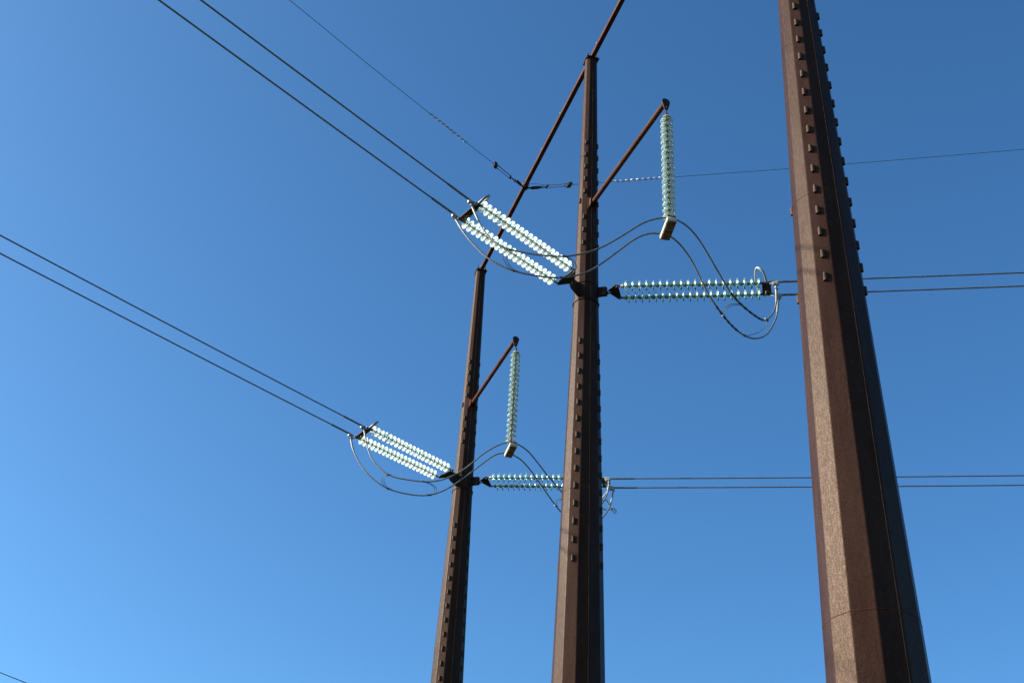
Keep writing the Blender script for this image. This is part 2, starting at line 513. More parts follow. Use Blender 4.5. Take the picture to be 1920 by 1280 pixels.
def collar(parent):
    """thick sleeve with two through vanes that carry the conductors"""
    z0, z1 = 18.06, 18.085
    bm = bmesh.new()
    pr = prad(z0)*0.985
    R_ = [[bm.verts.new(p) for p, n in shaft_ring(z, pr+dr)] for z, dr in ((z0-.01, -.012), (z0-.01, .018), (z1+.006, .018), (z1+.006, -.012))]
    nn = len(R_[0])
    for a, b_ in zip(R_, R_[1:]):
        for k in range(nn):
            bm.faces.new((a[k], a[(k+1) % nn], b_[(k+1) % nn], b_[k]))
    col = link('collar', bm, M_STEEL, parent, smooth=False)
    for az, reach, zc, hh in ((-140, 0.60, 18.36, 0.40), (108, 0.47, 18.38, 0.26)):
        d = azv(az)
        r_in = prad(18.3)*0.9
        up = Vector((0, 0, 1))
        bm = bmesh.new()
        if az < 0:
            c = [d*r_in+up*(zc-0.24), d*(reach-0.06)+up*(zc-0.17), d*reach+up*(zc-0.12), d*reach+up*(zc+0.05), d*(reach-0.05)+up*(zc+0.10), d*r_in+up*(zc+0.16)]
        else:
            c = [d*r_in+up*(zc-hh/2), d*reach+up*(zc-hh/2), d*reach+up*(zc+hh/2-0.04), d*(reach-0.04)+up*(zc+hh/2), d*r_in+up*(zc+hh/2)]
        add_plate(bm, c, 0.032, 0.004)
        v = link('vane_plate', bm, M_STEEL, col, smooth=False)
        bm = bmesh.new()
        side = up.cross(d)
        for dz in (-0.07, 0.08):
            bm = bmesh.new()
            add_bolt(bm, d*(reach-0.07)+up*(zc+dz-(0.02 if az < 0 else 0)), side, 0.02, 0.07)
            link('pin_bolt', bm, M_GALV, v)
    bm = bmesh.new()
    z = 18.52
    R_ = [[bm.verts.new(p) for p, n in shaft_ring(zz, prad(z)*0.985+dr)] for zz, dr in ((z, -.01), (z, .014), (z+.016, .014), (z+.016, -.01))]
    for a, b_ in zip(R_, R_[1:]):
        for k in range(nn):
            bm.faces.new((a[k], a[(k+1) % nn], b_[(k+1) % nn], b_[k]))
    link('stiffener_ring', bm, M_STEEL, col, smooth=False)
    return col

def cap(parent):
    """saddle plate on the pole top with upstanding ears that hold the beam"""
    bdir = azv(163.3); side = azv(73.3); up = Vector((0, 0, 1))
    bm = bmesh.new()
    add_box(bm, up*(TOPZ+0.012), side, bdir, up, 0.33, 0.34, 0.026, 0.004)
    pl = link('saddle_plate', bm, M_STEEL, parent, smooth=False)
    bm = bmesh.new()
    for s in (-1, 1):
        b0 = side*s*0.115
        c = [b0-bdir*0.15+up*(TOPZ+0.025), b0+bdir*0.15+up*(TOPZ+0.025), b0+bdir*0.09+up*(TOPZ+0.20), b0-bdir*0.09+up*(TOPZ+0.20)]
        add_plate(bm, c, 0.02, 0.003)
        # small gusset outside the ear
        q = side*s
        c = [q*0.127+up*(TOPZ+0.025), q*0.165+up*(TOPZ+0.025), q*0.127+up*(TOPZ+0.16)]
        add_plate(bm, c, 0.014, 0.002)
        c = [q*0.148+up*(TOPZ-0.002), q*0.165+up*(TOPZ-0.002), q*0.15+up*(TOPZ-0.13)]
        add_plate(bm, c, 0.014, 0.002)
    link('saddle_ear', bm, M_STEEL, pl, smooth=False)
    for s in (-1, 1):
        for t in (-0.12, 0.12):
            bm = bmesh.new()
            add_bolt(bm, side*s*0.145+bdir*t+up*(TOPZ+0.02), up, 0.02, 0.08)
            link('saddle_bolt', bm, M_GALV, pl)

def davit(parent, tip):
    tip = Vector(tip)
    d = Vector((tip.x, tip.y, 0)).normalized()
    side = Vector((0, 0, 1)).cross(d); up = Vector((0, 0, 1))
    base = d*0.232 + up*(20.80)
    bm = bmesh.new()
    add_tube(bm, [base, base.lerp(tip, 0.5), tip], 0.056, 20)
    arm = link('davit_arm', bm, M_TUBE, parent)
    # hinge bracket: two cheeks and a back plate
    bm = bmesh.new()
    for s in (-1, 1):
        p0 = side*s*0.075
        c = [p0+d*0.19+up*20.64, p0+d*0.34+up*20.70, p0+d*0.34+up*20.88, p0+d*0.19+up*20.95]
        add_plate(bm, c, 0.018, 0.003)
    add_box(bm, d*0.225+up*20.79, side, d, up, 0.21, 0.02, 0.34, 0.003)
    for zz in (20.66, 20.92):
        for s in (-1, 1):
            add_bolt(bm, d*0.235+side*s*0.09+up*zz, d, 0.017, 0.05)
    link('arm_bracket', bm, M_TUBE, arm, smooth=False)
    # round-topped end plate hanging a little below the tube
    ax = (tip-base).normalized()
    bm = bmesh.new()
    pts = []
    for k in range(13):
        a = R(-15+210*k/12)
        pts.append(tip + ax*0.012 + side*0.092*math.cos(a) + up*0.085*math.sin(a))
    pts += [tip+ax*0.012-side*0.045-up*0.20, tip+ax*0.012-side*0.02-up*0.235, tip+ax*0.012+side*0.02-up*0.235, tip+ax*0.012+side*0.045-up*0.20]
    add_plate(bm, pts, 0.022, 0.003)
    link('end_plate', bm, M_PLATE, arm, smooth=False)
    return arm

def make_pole(k, label):
    x, y = AXIS[k]
    root = empty('steel_pole', (x, y, 0))
    tag(root, label, 'pole', 'brown steel poles of the frame')
    make_shaft(k, root)
    for z in (13.42, 7.31):
        weld_ring(z, root)
    seam(root)
    cap(root)
    zl = list(LOWER)
    if k != 'C':
        zl = [z for z in zl if z < 17.1]
    zz = zl + (UPPER_B if k == 'B' else UPPER_A if k == 'A' else [])
    for z in zz:
        put_clip(k, -155, z, root)
        put_clip(k, 115, z-0.03, root)
    left = {'A': [20.8, 13.6], 'B': [20.94, 13.45, 11.96], 'C': [13.45, 11.92]}[k]
    for z in left:
        put_clip(k, -125 if z > 18 else -72, z, root)
        if z > 18:
            put_clip(k, 115, z-0.06, root)
    # concrete footing, mostly in the ground
    bm = bmesh.new()
    bmesh.ops.create_cone(bm, cap_ends=True, segments=32, radius1=1.05, radius2=1.05, depth=0.9, matrix=Matrix.Translation((0, 0, -0.25)))
    link('concrete_footing', bm, M_CONC, root)
    return root
M_CONC = simple('concrete', (0.26, 0.25, 0.23), (0.36, 0.35, 0.32), 0.9)

pA = make_pole('A', 'farthest and thinnest brown steel pole, left of the middle pole')
pB = make_pole('B', 'middle brown steel pole carrying the higher of the two rusty arms')
pC = make_pole('C', 'nearest and thickest brown steel pole, at the right')
for k, root in (('A', pA), ('B', pB)):
    collar(root)
    x, y = AXIS[k]
    tip = Vector(PTS[k]['davtip']) - Vector((x, y, 0))
    davit(root, tip)

# ------------------------------------------------------------------ cross beam along the pole tops
BZ = TOPZ + 0.085
def make_beam(k0, k1, label, clips):
    a = Vector((*AXIS[k0], BZ)); b_ = Vector((*AXIS[k1], BZ))
    root = empty('cross_beam', a)
    d = (b_-a); L = d.length; d.normalize()
    side = azv(73.3)
    e0, e1 = (-0.25 if k0 == 'A' else 0.012), (0.25 if k1 == 'C' else -0.012)
    bm = bmesh.new()
    hs_, cr_ = 0.056, 0.012
    prof = []
    for cx, cz, a0 in ((1, 1, 0), (-1, 1, 90), (-1, -1, 180), (1, -1, 270)):
        for q in range(4):
            a_ = R(a0+30*q)
            prof.append(side*(cx*(hs_-cr_)+cr_*math.cos(a_)) + Vector((0, 0, 1))*(cz*(hs_-cr_)+cr_*math.sin(a_)))
    rr_ = [[bm.verts.new(d*t_+p_) for p_ in prof] for t_ in (e0, L*0.25, L*0.5, L*0.75, L+e1)]
    for q0, q1 in zip(rr_, rr_[1:]):
        for k_ in range(16):
            bm.faces.new((q0[k_], q0[(k_+1) % 16], q1[(k_+1) % 16], q1[k_]))
    bm.faces.new(rr_[0][::-1]); bm.faces.new(rr_[-1])
    bmesh.ops.recalc_face_normals(bm, faces=bm.faces)
    link('beam_tube', bm, M_TUBE, root)
    for s, t in ((e0, 1), (L+e1, -1)):
        bm = bmesh.new()
        add_tube(bm, [d*(s+0.002*t), d*(s+0.022*t)], 0.092, 20)
        link('end_flange', bm, M_TUBE, root)
    for t in clips:
        bm = bmesh.new()
        p = d*(L*t) - side*0.064 + Vector((0, 0, 0.01))
        add_box(bm, p, side, d, Vector((0, 0, 1)), 0.02, 0.035, 0.03, 0.003)
        link('weld_lug', bm, M_BRIGHT, root)
    tag(root, label, 'beam', 'steel tubes joining the pole tops')
    return root
make_beam('A', 'B', 'rusty steel tube spanning between the tops of the far and middle poles', (0.02, 0.25, 0.62, 0.78))
make_beam('B', 'C', 'rusty steel tube rising from the middle pole top out of the top of the photo', (0.06, 0.42, 0.75))

# ------------------------------------------------------------------ insulator discs and strings
PITCH = 0.146
def lathe(bm, prof, seg=36):
    rings = []
    for r_, z in prof:
        if r_ < 1e-5:
            rings.append([bm.verts.new((0, 0, z))])
        else:
            rings.append([bm.verts.new((r_*math.cos(2*math.pi*k/seg), r_*math.sin(2*math.pi*k/seg), z)) for k in range(seg)])
    for a, b_ in zip(rings, rings[1:]):
        for k in range(seg):
            k2 = (k+1) % seg
            if len(a) == 1 and len(b_) == 1: continue
            if len(a) == 1: bm.faces.new((a[0], b_[k2], b_[k]))
            elif len(b_) == 1: bm.faces.new((a[k], a[k2], b_[0]))
            else: bm.faces.new((a[k], a[k2], b_[k2], b_[k]))
    return bm
# local z = 0 at the disc; cap on the +z side, pin on the -z side
GLASS_PROF = [(0.040, 0.012), (0.052, 0.010), (0.075, 0.003), (0.100, -0.008), (0.118, -0.019), (0.1265, -0.029), (0.1275, -0.036), (0.124, -0.040), (0.119, -0.036),
              (0.112, -0.029), (0.106, -0.027), (0.102, -0.034), (0.098, -0.036), (0.094, -0.033), (0.090, -0.023), (0.084, -0.020), (0.080, -0.027), (0.076, -0.029), (0.072, -0.025),
              (0.069, -0.016), (0.062, -0.013), (0.058, -0.020), (0.054, -0.022), (0.050, -0.018), (0.045, -0.009), (0.030, -0.006), (0.030, 0.012), (0.040, 0.012)]
CAP_PROF = [(0.0, 0.085), (0.018, 0.085), (0.026, 0.080), (0.034, 0.068), (0.038, 0.052), (0.046, 0.046), (0.049, 0.030), (0.050, 0.014), (0.044, 0.010), (0.029, 0.008), (0.024, -0.010), (0.013, -0.016), (0.011, -0.044), (0.017, -0.050), (0.016, -0.058), (0.0, -0.060)]
disc_me = {}
def disc_meshes(mat):
    if mat.name not in disc_me:
        bm = bmesh.new(); lathe(bm, GLASS_PROF, 40); bmesh.ops.recalc_face_normals(bm, faces=bm.faces)
        
        for f in bm.faces:
            c = f.calc_center_median()
            f.material_index = 1 if f.normal.z < -0.15 or math.hypot(c.x, c.y) < 0.113 and c.z < -0.005 and f.normal.z < 0.25 else 0
        me = bpy.data.meshes.new('glass_disc'); bm.to_mesh(me); bm.free(); me.materials.append(mat); me.materials.append(M_RIBS)
        bm = bmesh.new(); lathe(bm, CAP_PROF, 20); bmesh.ops.recalc_face_normals(bm, faces=bm.faces)
        me2 = bpy.data.meshes.new('metal_cap'); bm.to_mesh(me2); bm.free(); me2.materials.append(M_CAP)
        for q in (me, me2):
            for p in q.polygons: p.use_smooth = True
        me.set_sharp_from_angle(angle=R(60)); me2.set_sharp_from_angle(angle=R(45))
        disc_me[mat.name] = (me, me2)
    return disc_me[mat.name]

def make_string(p_tower, p_line, n, label, group, top_yellow=False):
    """discs run from the tower-side first disc to the line-side last disc"""
    a, b_ = Vector(p_tower), Vector(p_line)
    L = (b_-a).length
    ax = (a-b_).normalized()          # towards the tower = cap side
    root = empty('insulator_string', a)
    root.rotation_mode = 'QUATERNION'
    root.rotation_quaternion = ax.to_track_quat('Z', 'Y')
    tag(root, label, 'insulator', group)
    gm, cm = disc_meshes(M_GLASS)
    pitch = L/(n-1)
    sc = pitch/PITCH
    for i in range(n):
        g_ = bpy.data.objects.new('glass_disc', gm); COL.objects.link(g_); g_.parent = root
        g_.location = (0, 0, -i*pitch)
        g_.rotation_euler = (R(random.uniform(-1.6, 1.6)), R(random.uniform(-1.6, 1.6)), random.uniform(0, 6.28))
        c_ = bpy.data.objects.new('metal_cap', cm); COL.objects.link(c_); c_.parent = g_
        c_.scale = (1, 1, sc)
    # end fittings
    bm = bmesh.new()
    add_tube(bm, [(0, 0, 0.08), (0, 0, 0.15)], 0.020, 10)
    add_box(bm, (0, 0, 0.16), Vector((1, 0, 0)), Vector((0, 1, 0)), Vector((0, 0, 1)), 0.05, 0.03, 0.06)
    link('ball_fitting', bm, M_GALV, root)
    if not top_yellow:
        bm = bmesh.new()
        z = -(n-1)*pitch
        add_tube(bm, [(0, 0, z-0.05), (0, 0, z-0.09), (0, 0, z-0.13)], [0.024, 0.030, 0.018], 10)
        link('socket_fitting', bm, M_GALV, root)
    else:
        bm = bmesh.new()
        lathe(bm, [(0.030, 0.085), (0.062, 0.080), (0.088, 0.062), (0.098, 0.040), (0.095, 0.038), (0.083, 0.056), (0.058, 0.072), (0.030, 0.076)], 32)
        bmesh.ops.recalc_face_normals(bm, faces=bm.faces)
        link('yellow_ring', bm, M_YELLOW, root)
    return root

def V(k, n): return Vector(PTS[k][n])
UP = Vector((0, 0, 1))
where = {'A': 'far pole', 'B': 'middle pole'}
lblL = {
 ('A', 1): 'bright glass string left of the far pole, upper of its sloping pair',
 ('A', 2): 'bright glass string left of the far pole, lower of its sloping pair',
 ('B', 1): 'bright glass string left of the middle pole, upper of its sloping pair',
 ('B', 2): 'bright glass string left of the middle pole, lower of its sloping pair'}
lblR = {
 ('A', 1): 'upper level glass string between the far pole and the middle pole',
 ('A', 2): 'lower level glass string between the far pole and the middle pole',
 ('B', 1): 'upper level glass string between the middle pole and the thick right pole',
 ('B', 2): 'lower level glass string between the middle pole and the thick right pole'}

def add_link(bm, a, b_, r=0.011, w=0.03):
    """one oval chain link from a to b"""
    a, b_ = Vector(a), Vector(b_)
    x, y_, d = frame_of(b_-a)
    L = (b_-a).length
    pts = []
    for k in range(17):
        t = 2*math.pi*k/16
        c, s = math.cos(t), math.sin(t)
        pts.append((a+b_)/2 + d*(L/2)*(abs(c)**0.6)*(1 if c > 0 else -1) + x*w*(abs(s)**0.8)*(1 if s > 0 else -1))
    add_tube(bm, pts, r, 8, cap=False)

def add_link2(bm, a, b_, r=0.011, w=0.03):
    a, b_ = Vector(a), Vector(b_)
    x, y_, d = frame_of(b_-a)
    L = (b_-a).length
    pts = []
    for k in range(17):
        t = 2*math.pi*k/16
        c, s = math.cos(t), math.sin(t)
        pts.append((a+b_)/2 + d*(L/2)*(abs(c)**0.6)*(1 if c > 0 else -1) + y_*w*(abs(s)**0.8)*(1 if s > 0 else -1))
    add_tube(bm, pts, r, 8, cap=False)

for k in ('A', 'B'):
    X, Y = AXIS[k]
    ctr = Vector((X, Y, 0))
    # ---- the four tension strings
    for s in (1, 2):
        make_string(V(k, 'Ls%db' % s), V(k, 'Ls%da' % s), 20, lblL[(k, s)], 'sloping glass strings left of the poles')
        make_string(V(k, 'Rs%da' % s), V(k, 'Rs%db' % s), 20, lblR[(k, s)], 'level glass strings right of the poles')
    for side in ('L', 'R'):
        if side == 'L':
            t1, t2 = V(k, 'Ls1b'), V(k, 'Ls2b'); l1, l2 = V(k, 'Ls1a'), V(k, 'Ls2a')
            vane = ctr + azv(-140)*0.55 + UP*18.28
        else:
            t1, t2 = V(k, 'Rs1a'), V(k, 'Rs2a'); l1, l2 = V(k, 'Rs1b'), V(k, 'Rs2b')
            vane = ctr + azv(108)*0.42 + UP*18.30
        d1 = (l1-t1).normalized(); d2 = (l2-t2).normalized()
        dm = (d1+d2).normalized()               # away from the pole
        c1, c2 = t1 - d1*0.17, t2 - d2*0.17     # where the strings pin on
        mid = (c1+c2)/2
        apex = mid - dm*0.20
        apex = apex.lerp(vane + (apex-vane).normalized()*0.20, 0.35)
        pdir = (c2-c1).normalized()
        # ---- tower-side yoke
        yk = empty('yoke_plate', mid)
        tag(yk, {'L': 'dark three-cornered plate between the %s and its left sloping strings',
                 'R': 'dark three-cornered plate between the %s and its right level strings'}[side] % where[k], 'yoke', 'dark three-cornered yokes beside the poles')
        o0 = mid
        bm = bmesh.new()
        tri = [c1-pdir*0.045-dm*0.02, c1-pdir*0.02+dm*0.035, c2+pdir*0.02+dm*0.035, c2+pdir*0.045-dm*0.02, apex+pdir*0.05-dm*0.03, apex-pdir*0.05-dm*0.03]
        add_plate(bm, [p-o0 for p in tri], 0.024, 0.004)
        link('triangle_plate', bm, M_PLATE, yk, smooth=False)
        nrm = pdir.cross(dm).normalized()
        for q in (c1, c2, apex):
            bm = bmesh.new(); add_bolt(bm, q-o0, nrm, 0.022, 0.07)
            link('pin_bolt', bm, M_BRIGHT, yk)
        # chain from yoke to vane
        gap = (apex-vane)
        m1 = vane + gap*0.5
        bm = bmesh.new(); add_link(bm, vane-gap*0.08-o0, m1+gap*0.06-o0, 0.012, 0.034); link('chain_link', bm, M_PLATE, yk)
        bm = bmesh.new(); add_link2(bm, m1-gap*0.06-o0, apex+gap*0.05-o0, 0.012, 0.034); link('chain_link', bm, M_PLATE, yk)
        # ---- line-side yoke
        e1, e2 = l1 + d1*0.15, l2 + d2*0.15
        w1, w2 = V(k, side+'c1'), V(k, side+'c2')
        f1, f2 = e1 + (w1-e1)*0.45, e2 + (w2-e2)*0.45
        g1, g2 = l1 + d1*0.10, l2 + d2*0.10
        mid2 = (e1+e2+f1+f2)/4
        yk2 = empty('line_yoke', mid2)
        tag(yk2, {'L': 'dark oblong plate at the outer end of the sloping strings of the %s',
                  'R': 'dark oblong plate at the outer end of the level strings of the %s'}[side] % where[k], 'yoke', 'oblong yokes where the conductors begin')
        bm = bmesh.new()
        pd2 = (l2-l1).normalized()
        qd = [g1-pd2*0.03, f1-pd2*0.02, f2+pd2*0.02, g2+pd2*0.03]
        add_plate(bm, [p-mid2 for p in qd], 0.026, 0.005)
        link('yoke_body', bm, M_PLATE, yk2, smooth=False)
        nrm2 = pd2.cross(dm).normalized()
        for q, w in ((f1, w1), (f2, w2)):
            bm = bmesh.new()
            add_bolt(bm, q-mid2, nrm2, 0.022, 0.08)
            add_bolt(bm, q-(w-q)*0.4-mid2, nrm2, 0.016, 0.05)
            link('pin_bolt', bm, M_BRIGHT, yk2)
            bm = bmesh.new()
            add_link2(bm, q-(w-q).normalized()*0.02-mid2, w-mid2, 0.012, 0.028)
            link('clevis_link', bm, M_GALV, yk2)
        # racket-shaped ring leaning 45 degrees towards the pole
        if not (k == 'A' and side == 'R'):
            T = Vector((-dm.x, -dm.y, 0)).normalized()
            q = (T*0.66 + UP*0.75).normalized()
            P = Vector((pd2.x, pd2.y, 0)).normalized()
            base = (f1+f2)/2*0.5 + (g1+g2)/2*0.5
            pts = []
            W, D = 0.44, 0.33
            base = base - P*0.08
            for i in range(49):
                a = R(-90+14) + R(332)*i/48
                ca, sa = math.cos(a), math.sin(a)
                pts.append(base + P*W*(abs(ca)**0.75)*(1 if ca > 0 else -1) + q*(D/2 + D/2*(abs(sa)**0.8)*(1 if sa > 0 else -1)))
            bm = bmesh.new()
            add_tube(bm, [p-mid2 for p in pts], 0.025, 12)
            link('arcing_ring', bm, M_BRIGHT if side == 'R' else M_ALU, yk2)
        else:
            raw = [(2.836, 29.5, 18.02), (2.745, 29.584, 17.798), (2.559, 29.706, 17.595), (2.67, 29.677, 17.635), (2.768, 29.661, 17.649), (2.845, 29.719, 17.526), (2.921, 29.763, 17.427), (3.01, 29.792, 17.353), (3.035, 29.764, 17.403), (2.962, 29.746, 17.452), (2.823, 29.772, 17.425), (2.681, 29.773, 17.447), (2.574, 29.711, 17.582)]
            bm = bmesh.new()
            add_tube(bm, [p-mid2 for p in spline(raw[2:], 6)], 0.016, 10)
            add_tube(bm, [p-mid2 for p in spline([mid2+Vector((0, 0, -0.01)), (2.80, 29.60, 17.95), raw[1], raw[2]], 6)], 0.016, 10)
            link('arcing_ring', bm, M_BRIGHT, yk2)

# ------------------------------------------------------------------ hanging strings and jumper weights
for k in ('A', 'B'):
    t, b_ = V(k, 'sustop'), V(k, 'susbot')
    xy = (t+b_)/2
    top = Vector((xy.x, xy.y, t.z)); bot = Vector((xy.x, xy.y, b_.z))
    s = make_string(top, bot, 18, {'A': 'vertical glass string with yellow top hanging from the arm of the far pole', 'B': 'vertical glass string with yellow top hanging from the arm of the middle pole'}[k], 'glass strings hanging from the arms', True)
    tip = V(k, 'davtip')
    bm = bmesh.new()
    up_pt = s.rotation_quaternion.inverted() @ (tip + Vector((0, 0, -0.175)) - top + azv(161)*0.03)
    add_tube(bm, [(0, 0, 0.15), up_pt], 0.014, 10)
    add_bolt(bm, up_pt - Vector((0, 0, 0.01)), s.rotation_quaternion.inverted() @ azv(161), 0.022, 0.09)
    add_link(bm, (0, 0, 0.14), (0, 0, 0.22), 0.010, 0.02)
    link('suspension_rod', bm, M_TUBE, s)
    s.children[-1].matrix_parent_inverse = Matrix()
    n1, n2 = Vector(JMP[k+'1R'][0]), Vector(JMP[k+'2R'][0])
    c = (n1+n2)/2
    dd = (n2-n1).normalized(); sd = UP.cross(dd).normalized()
    c.z = n1.z - 0.055
    root = empty('jumper_weight', c)
    tag(root, {'A': 'oblong rust mottled weight with pale rim under the hanging string of the far pole', 'B': 'oblong rust mottled weight with pale rim under the hanging string of the middle pole'}[k], 'weight', 'jumper weights under the hanging strings')
    bm = bmesh.new()
    add_box(bm, (0, 0, 0), dd, sd, UP, 0.60, 0.20, 0.10, 0.022)
    link('weight_casing', bm, M_RIM, root)
    bm = bmesh.new()
    for i in (-1, 1):
        add_box(bm, dd*i*0.138+sd*(-0.006)+UP*-0.052, dd, sd, UP, 0.262, 0.170, 0.016, 0.006)
    link('weight_block', bm, M_WEIGHT, root)
    bm = bmesh.new()
    for i in (-1, 1):
        add_box(bm, dd*i*0.25+UP*0.06, dd, sd, UP, 0.06, 0.16, 0.07, 0.01)
        add_bolt(bm, dd*i*0.25+sd*0.06+UP*0.08, UP, 0.018, 0.08)
    link('jumper_clamp', bm, M_PLATE, root)
    bm = bmesh.new()
    jt = bot - c + Vector((0, 0, -0.05))
    add_tube(bm, [jt, jt*0.5+Vector((0, 0, 0.03)), Vector((0, 0, 0.05))], 0.014, 10)
    link('hanger_strap', bm, M_GALV, root)

# ------------------------------------------------------------------ phase conductors
WIRES = [
 ('Lc1', 'B', (-1.007, 18.57, 18.119), (-5.305, 13.447, 17.466), 'upper of the two thick wires from the middle pole to the top left'),
 ('Lc2', 'B', (-1.314, 18.889, 18.012), (-5.936, 13.379, 17.325), 'lower of the two thick wires from the middle pole to the top left'),
 ('Lc1', 'A', (-3.674, 27.385, 18.116), (-10.272, 19.523, 17.268), 'upper of the two wires from the far pole to the left edge'),
 ('Lc2', 'A', (-3.997, 27.685, 18.037), (-10.411, 20.041, 17.216), 'lower of the two wires from the far pole to the left edge'),
 ('Rc1', 'B', (5.468, 20.557, 18.129), (10.266, 19.624, 18.017), 'upper wire of the pair right of the middle pole, passing behind the thick pole'),
 ('Rc2', 'B', (5.599, 20.933, 18.081), (10.397, 20.001, 17.977), 'lower wire of the pair right of the middle pole, passing behind the thick pole'),
 ('Rc1', 'A', (2.821, 29.362, 18.134), (13.093, 27.365, 17.842), 'upper wire of the lowest pair on the right, coming from the far pole'),
 ('Rc2', 'A', (2.959, 29.743, 18.077), (13.224, 27.748, 17.786), 'lower wire of the lowest pair on the right, coming from the far pole'),
]
for nm, k, a, b_, lab in WIRES:
    a, b_ = Vector(a), Vector(b_)
    h = Vector((b_.x-a.x, b_.y-a.y, 0)); L0 = h.length; h.normalize()
    sag = 0.00045
    m0 = (b_.z-a.z)/L0 - sag*L0
    root = empty('conductor', a)
    tag(root, lab, 'wire', {'L': 'thick wires leaving to the left', 'R': 'thick wires leaving to the right'}[nm[0]])
    pts = []
    end = 130.0
    s_ = 0.3
    while s_ < end:
        pts.append(h*s_ + UP*(m0*s_ + sag*s_*s_)); s_ += 0.5 if s_ < 12 else 3
    bm = bmesh.new(); add_tube(bm, pts, 0.0165, 10)
    link('strand_wire', bm, M_ALU, root)
    bm = bmesh.new()
    e = h + UP*m0
    add_tube(bm, [e*-0.12, e*-0.05, e*0.05, e*0.62, e*0.66], [0.018, 0.022, 0.024, 0.024, 0.0168], 14)
    link('compression_sleeve', bm, M_ALU, root)
    # terminal pad that takes the jumper
    bm = bmesh.new()
    sd = UP.cross(h)
    add_box(bm, e*-0.045-UP*0.035, h, sd, UP, 0.14, 0.045, 0.085, 0.008)
    add_bolt(bm, e*-0.08-UP*0.05, sd, 0.017, 0.09)
    add_bolt(bm, e*-0.01-UP*0.05, sd, 0.017, 0.09)
    link('terminal_pad', bm, M_BRIGHT, root)

# ------------------------------------------------------------------ jumpers
jl = {('A', 1): 'upper strand of the drooping jumper cables of the far pole',
      ('A', 2): 'lower strand of the drooping jumper cables of the far pole',
      ('B', 1): 'upper strand of the looping jumper cables of the middle pole',
      ('B', 2): 'lower strand of the looping jumper cables of the middle pole'}
JP = {}
for k in ('A', 'B'):
    for s in (1, 2):
        L_ = [Vector(p) for p in JMP['%s%dL' % (k, s)]]
        R_ = [Vector(p) for p in JMP['%s%dR' % (k, s)]]
        ctrl = L_ + R_[1:]
        pts = relax(spline(ctrl, 8), 14)
        JP[(k, s)] = pts
        o0 = pts[0]
        root = empty('jumper_cable', o0)
        tag(root, jl[(k, s)], 'cable', 'jumper cables passing below the strings')
        bm = bmesh.new(); add_tube(bm, [p-o0 for p in pts], 0.0175, 10)
        link('strand_wire', bm, M_ALU, root)
        for seq in (pts, pts[::-1]):
            # tapered terminal sleeve along the first 0.4 m
            acc, q, i = 0, [seq[0]], 0
            while acc < 0.42 and i < len(seq)-1:
                acc += (seq[i+1]-seq[i]).length; q.append(seq[i+1]); i += 1
            n = len(q)
            rr = [0.030 if t < 0.12*n else 0.024 if t < n*0.8 else 0.020 for t in range(n)]
            bm = bmesh.new(); add_tube(bm, [p-o0 for p in q], rr, 14)
            link('terminal_sleeve', bm, M_SLEEVE, root)
            bm = bmesh.new()
            add_bolt(bm, q[1]-o0, Vector((1, 0.3, 0)), 0.018, 0.09)
            link('terminal_bolt', bm, M_GALV, root)
        if k == 'B':
            # armour wrap on the falling part right of the weight, slightly lumpy
            ref = [i for i, p in enumerate(pts) if p.x > (4.18 if s == 1 else 3.92) and p.x < (4.98 if s == 1 else 4.45)]
            seg = pts[ref[0]:ref[-1]+1]
            dense = []
            for a, b_ in zip(seg, seg[1:]):
                for t in range(4): dense.append(a.lerp(b_, t/4))
            rr = [0.021+0.0035*math.sin(i*0.55) for i in range(len(dense))]
            bm = bmesh.new(); add_tube(bm, [p-o0 for p in dense], rr, 10)
            link('armour_wrap', bm, M_TAPE, root)

def nearest(k, s, px):
    pts = JP[(k, s)]
    f_ = lambda p: proj(p)
    return min(pts, key=lambda p: (proj(p)[0]-px[0])**2 + (proj(p)[1]-px[1])**2)
FPX = 2354.9655
def proj(p):
    v = Vector(p) - Vector((0, 0, 1.7))
    z = v.dot(f0)
    return (960+FPX*v.dot(cr)/z, 640-FPX*v.dot(cu)/z)

# thin twin-wire spacer bows between the two strands of a jumper
BOWS = [('B', (957, 468), (963, 507), -0.16, 2, 'thin twin wire bow on the middle pole jumpers, below the lower bright glass string'),
        ('B', (1060, 481), (1055, 520), 0.22, 2, 'thin twin wire bow across the middle pole jumpers, just left of the middle pole'),
        ('B', (1392, 570), (1358, 594), -0.14, 2, 'thin wire bow bridging the jumpers below the right level strings, left one'),
        ('B', (1437, 600), (1395, 630), 0.20, 1, 'single thin wire bow bridging the bottom of the jumper loops near the thick pole'),
        ('A', (729, 891), (731, 917), -0.16, 2, 'thin twin wire bow across the far pole jumpers, left one'),
        ('A', (795, 903), (805, 929), 0.22, 2, 'thin twin wire bow across the far pole jumpers, nearer to the pole'),
        ('A', (1068, 938), (1043, 949), -0.14, 2, 'thin wire bow across the far pole jumpers, at the left edge of the middle pole')]
for k, pa, pb, bulge, nw, lab in BOWS:
    a, b_ = nearest(k, 1, pa), nearest(k, 2, pb)
    root = empty('spacer_bow', a)
    tag(root, lab, 'spacer', 'thin wire bows spacing the jumper cables')
    d = b_-a
    along = Vector((1, 0.15, 0)).normalized() if pa[0] < 1200 and k == 'B' or pa[0] < 900 else Vector((0.72, 0.69, 0))
    for w in range(nw):
        pts = []
        for i in range(17):
            t = i/16
            off = along*(bulge*(math.sin(math.pi*t)**0.7) + (w-0.5*(nw-1))*0.055) + UP*0.03*math.sin(math.pi*t)
            pts.append(d*t+off)
        bm = bmesh.new(); add_tube(bm, pts, 0.0065, 8)
        link('bow_wire', bm, M_ALU if nw == 1 else M_GALV, root)
    for p in (Vector((0, 0, 0)), d):
        bm = bmesh.new()
        add_tube(bm, [p-along*0.05, p+along*0.05], 0.021, 10)
        link('bow_clip', bm, M_GALV, root)

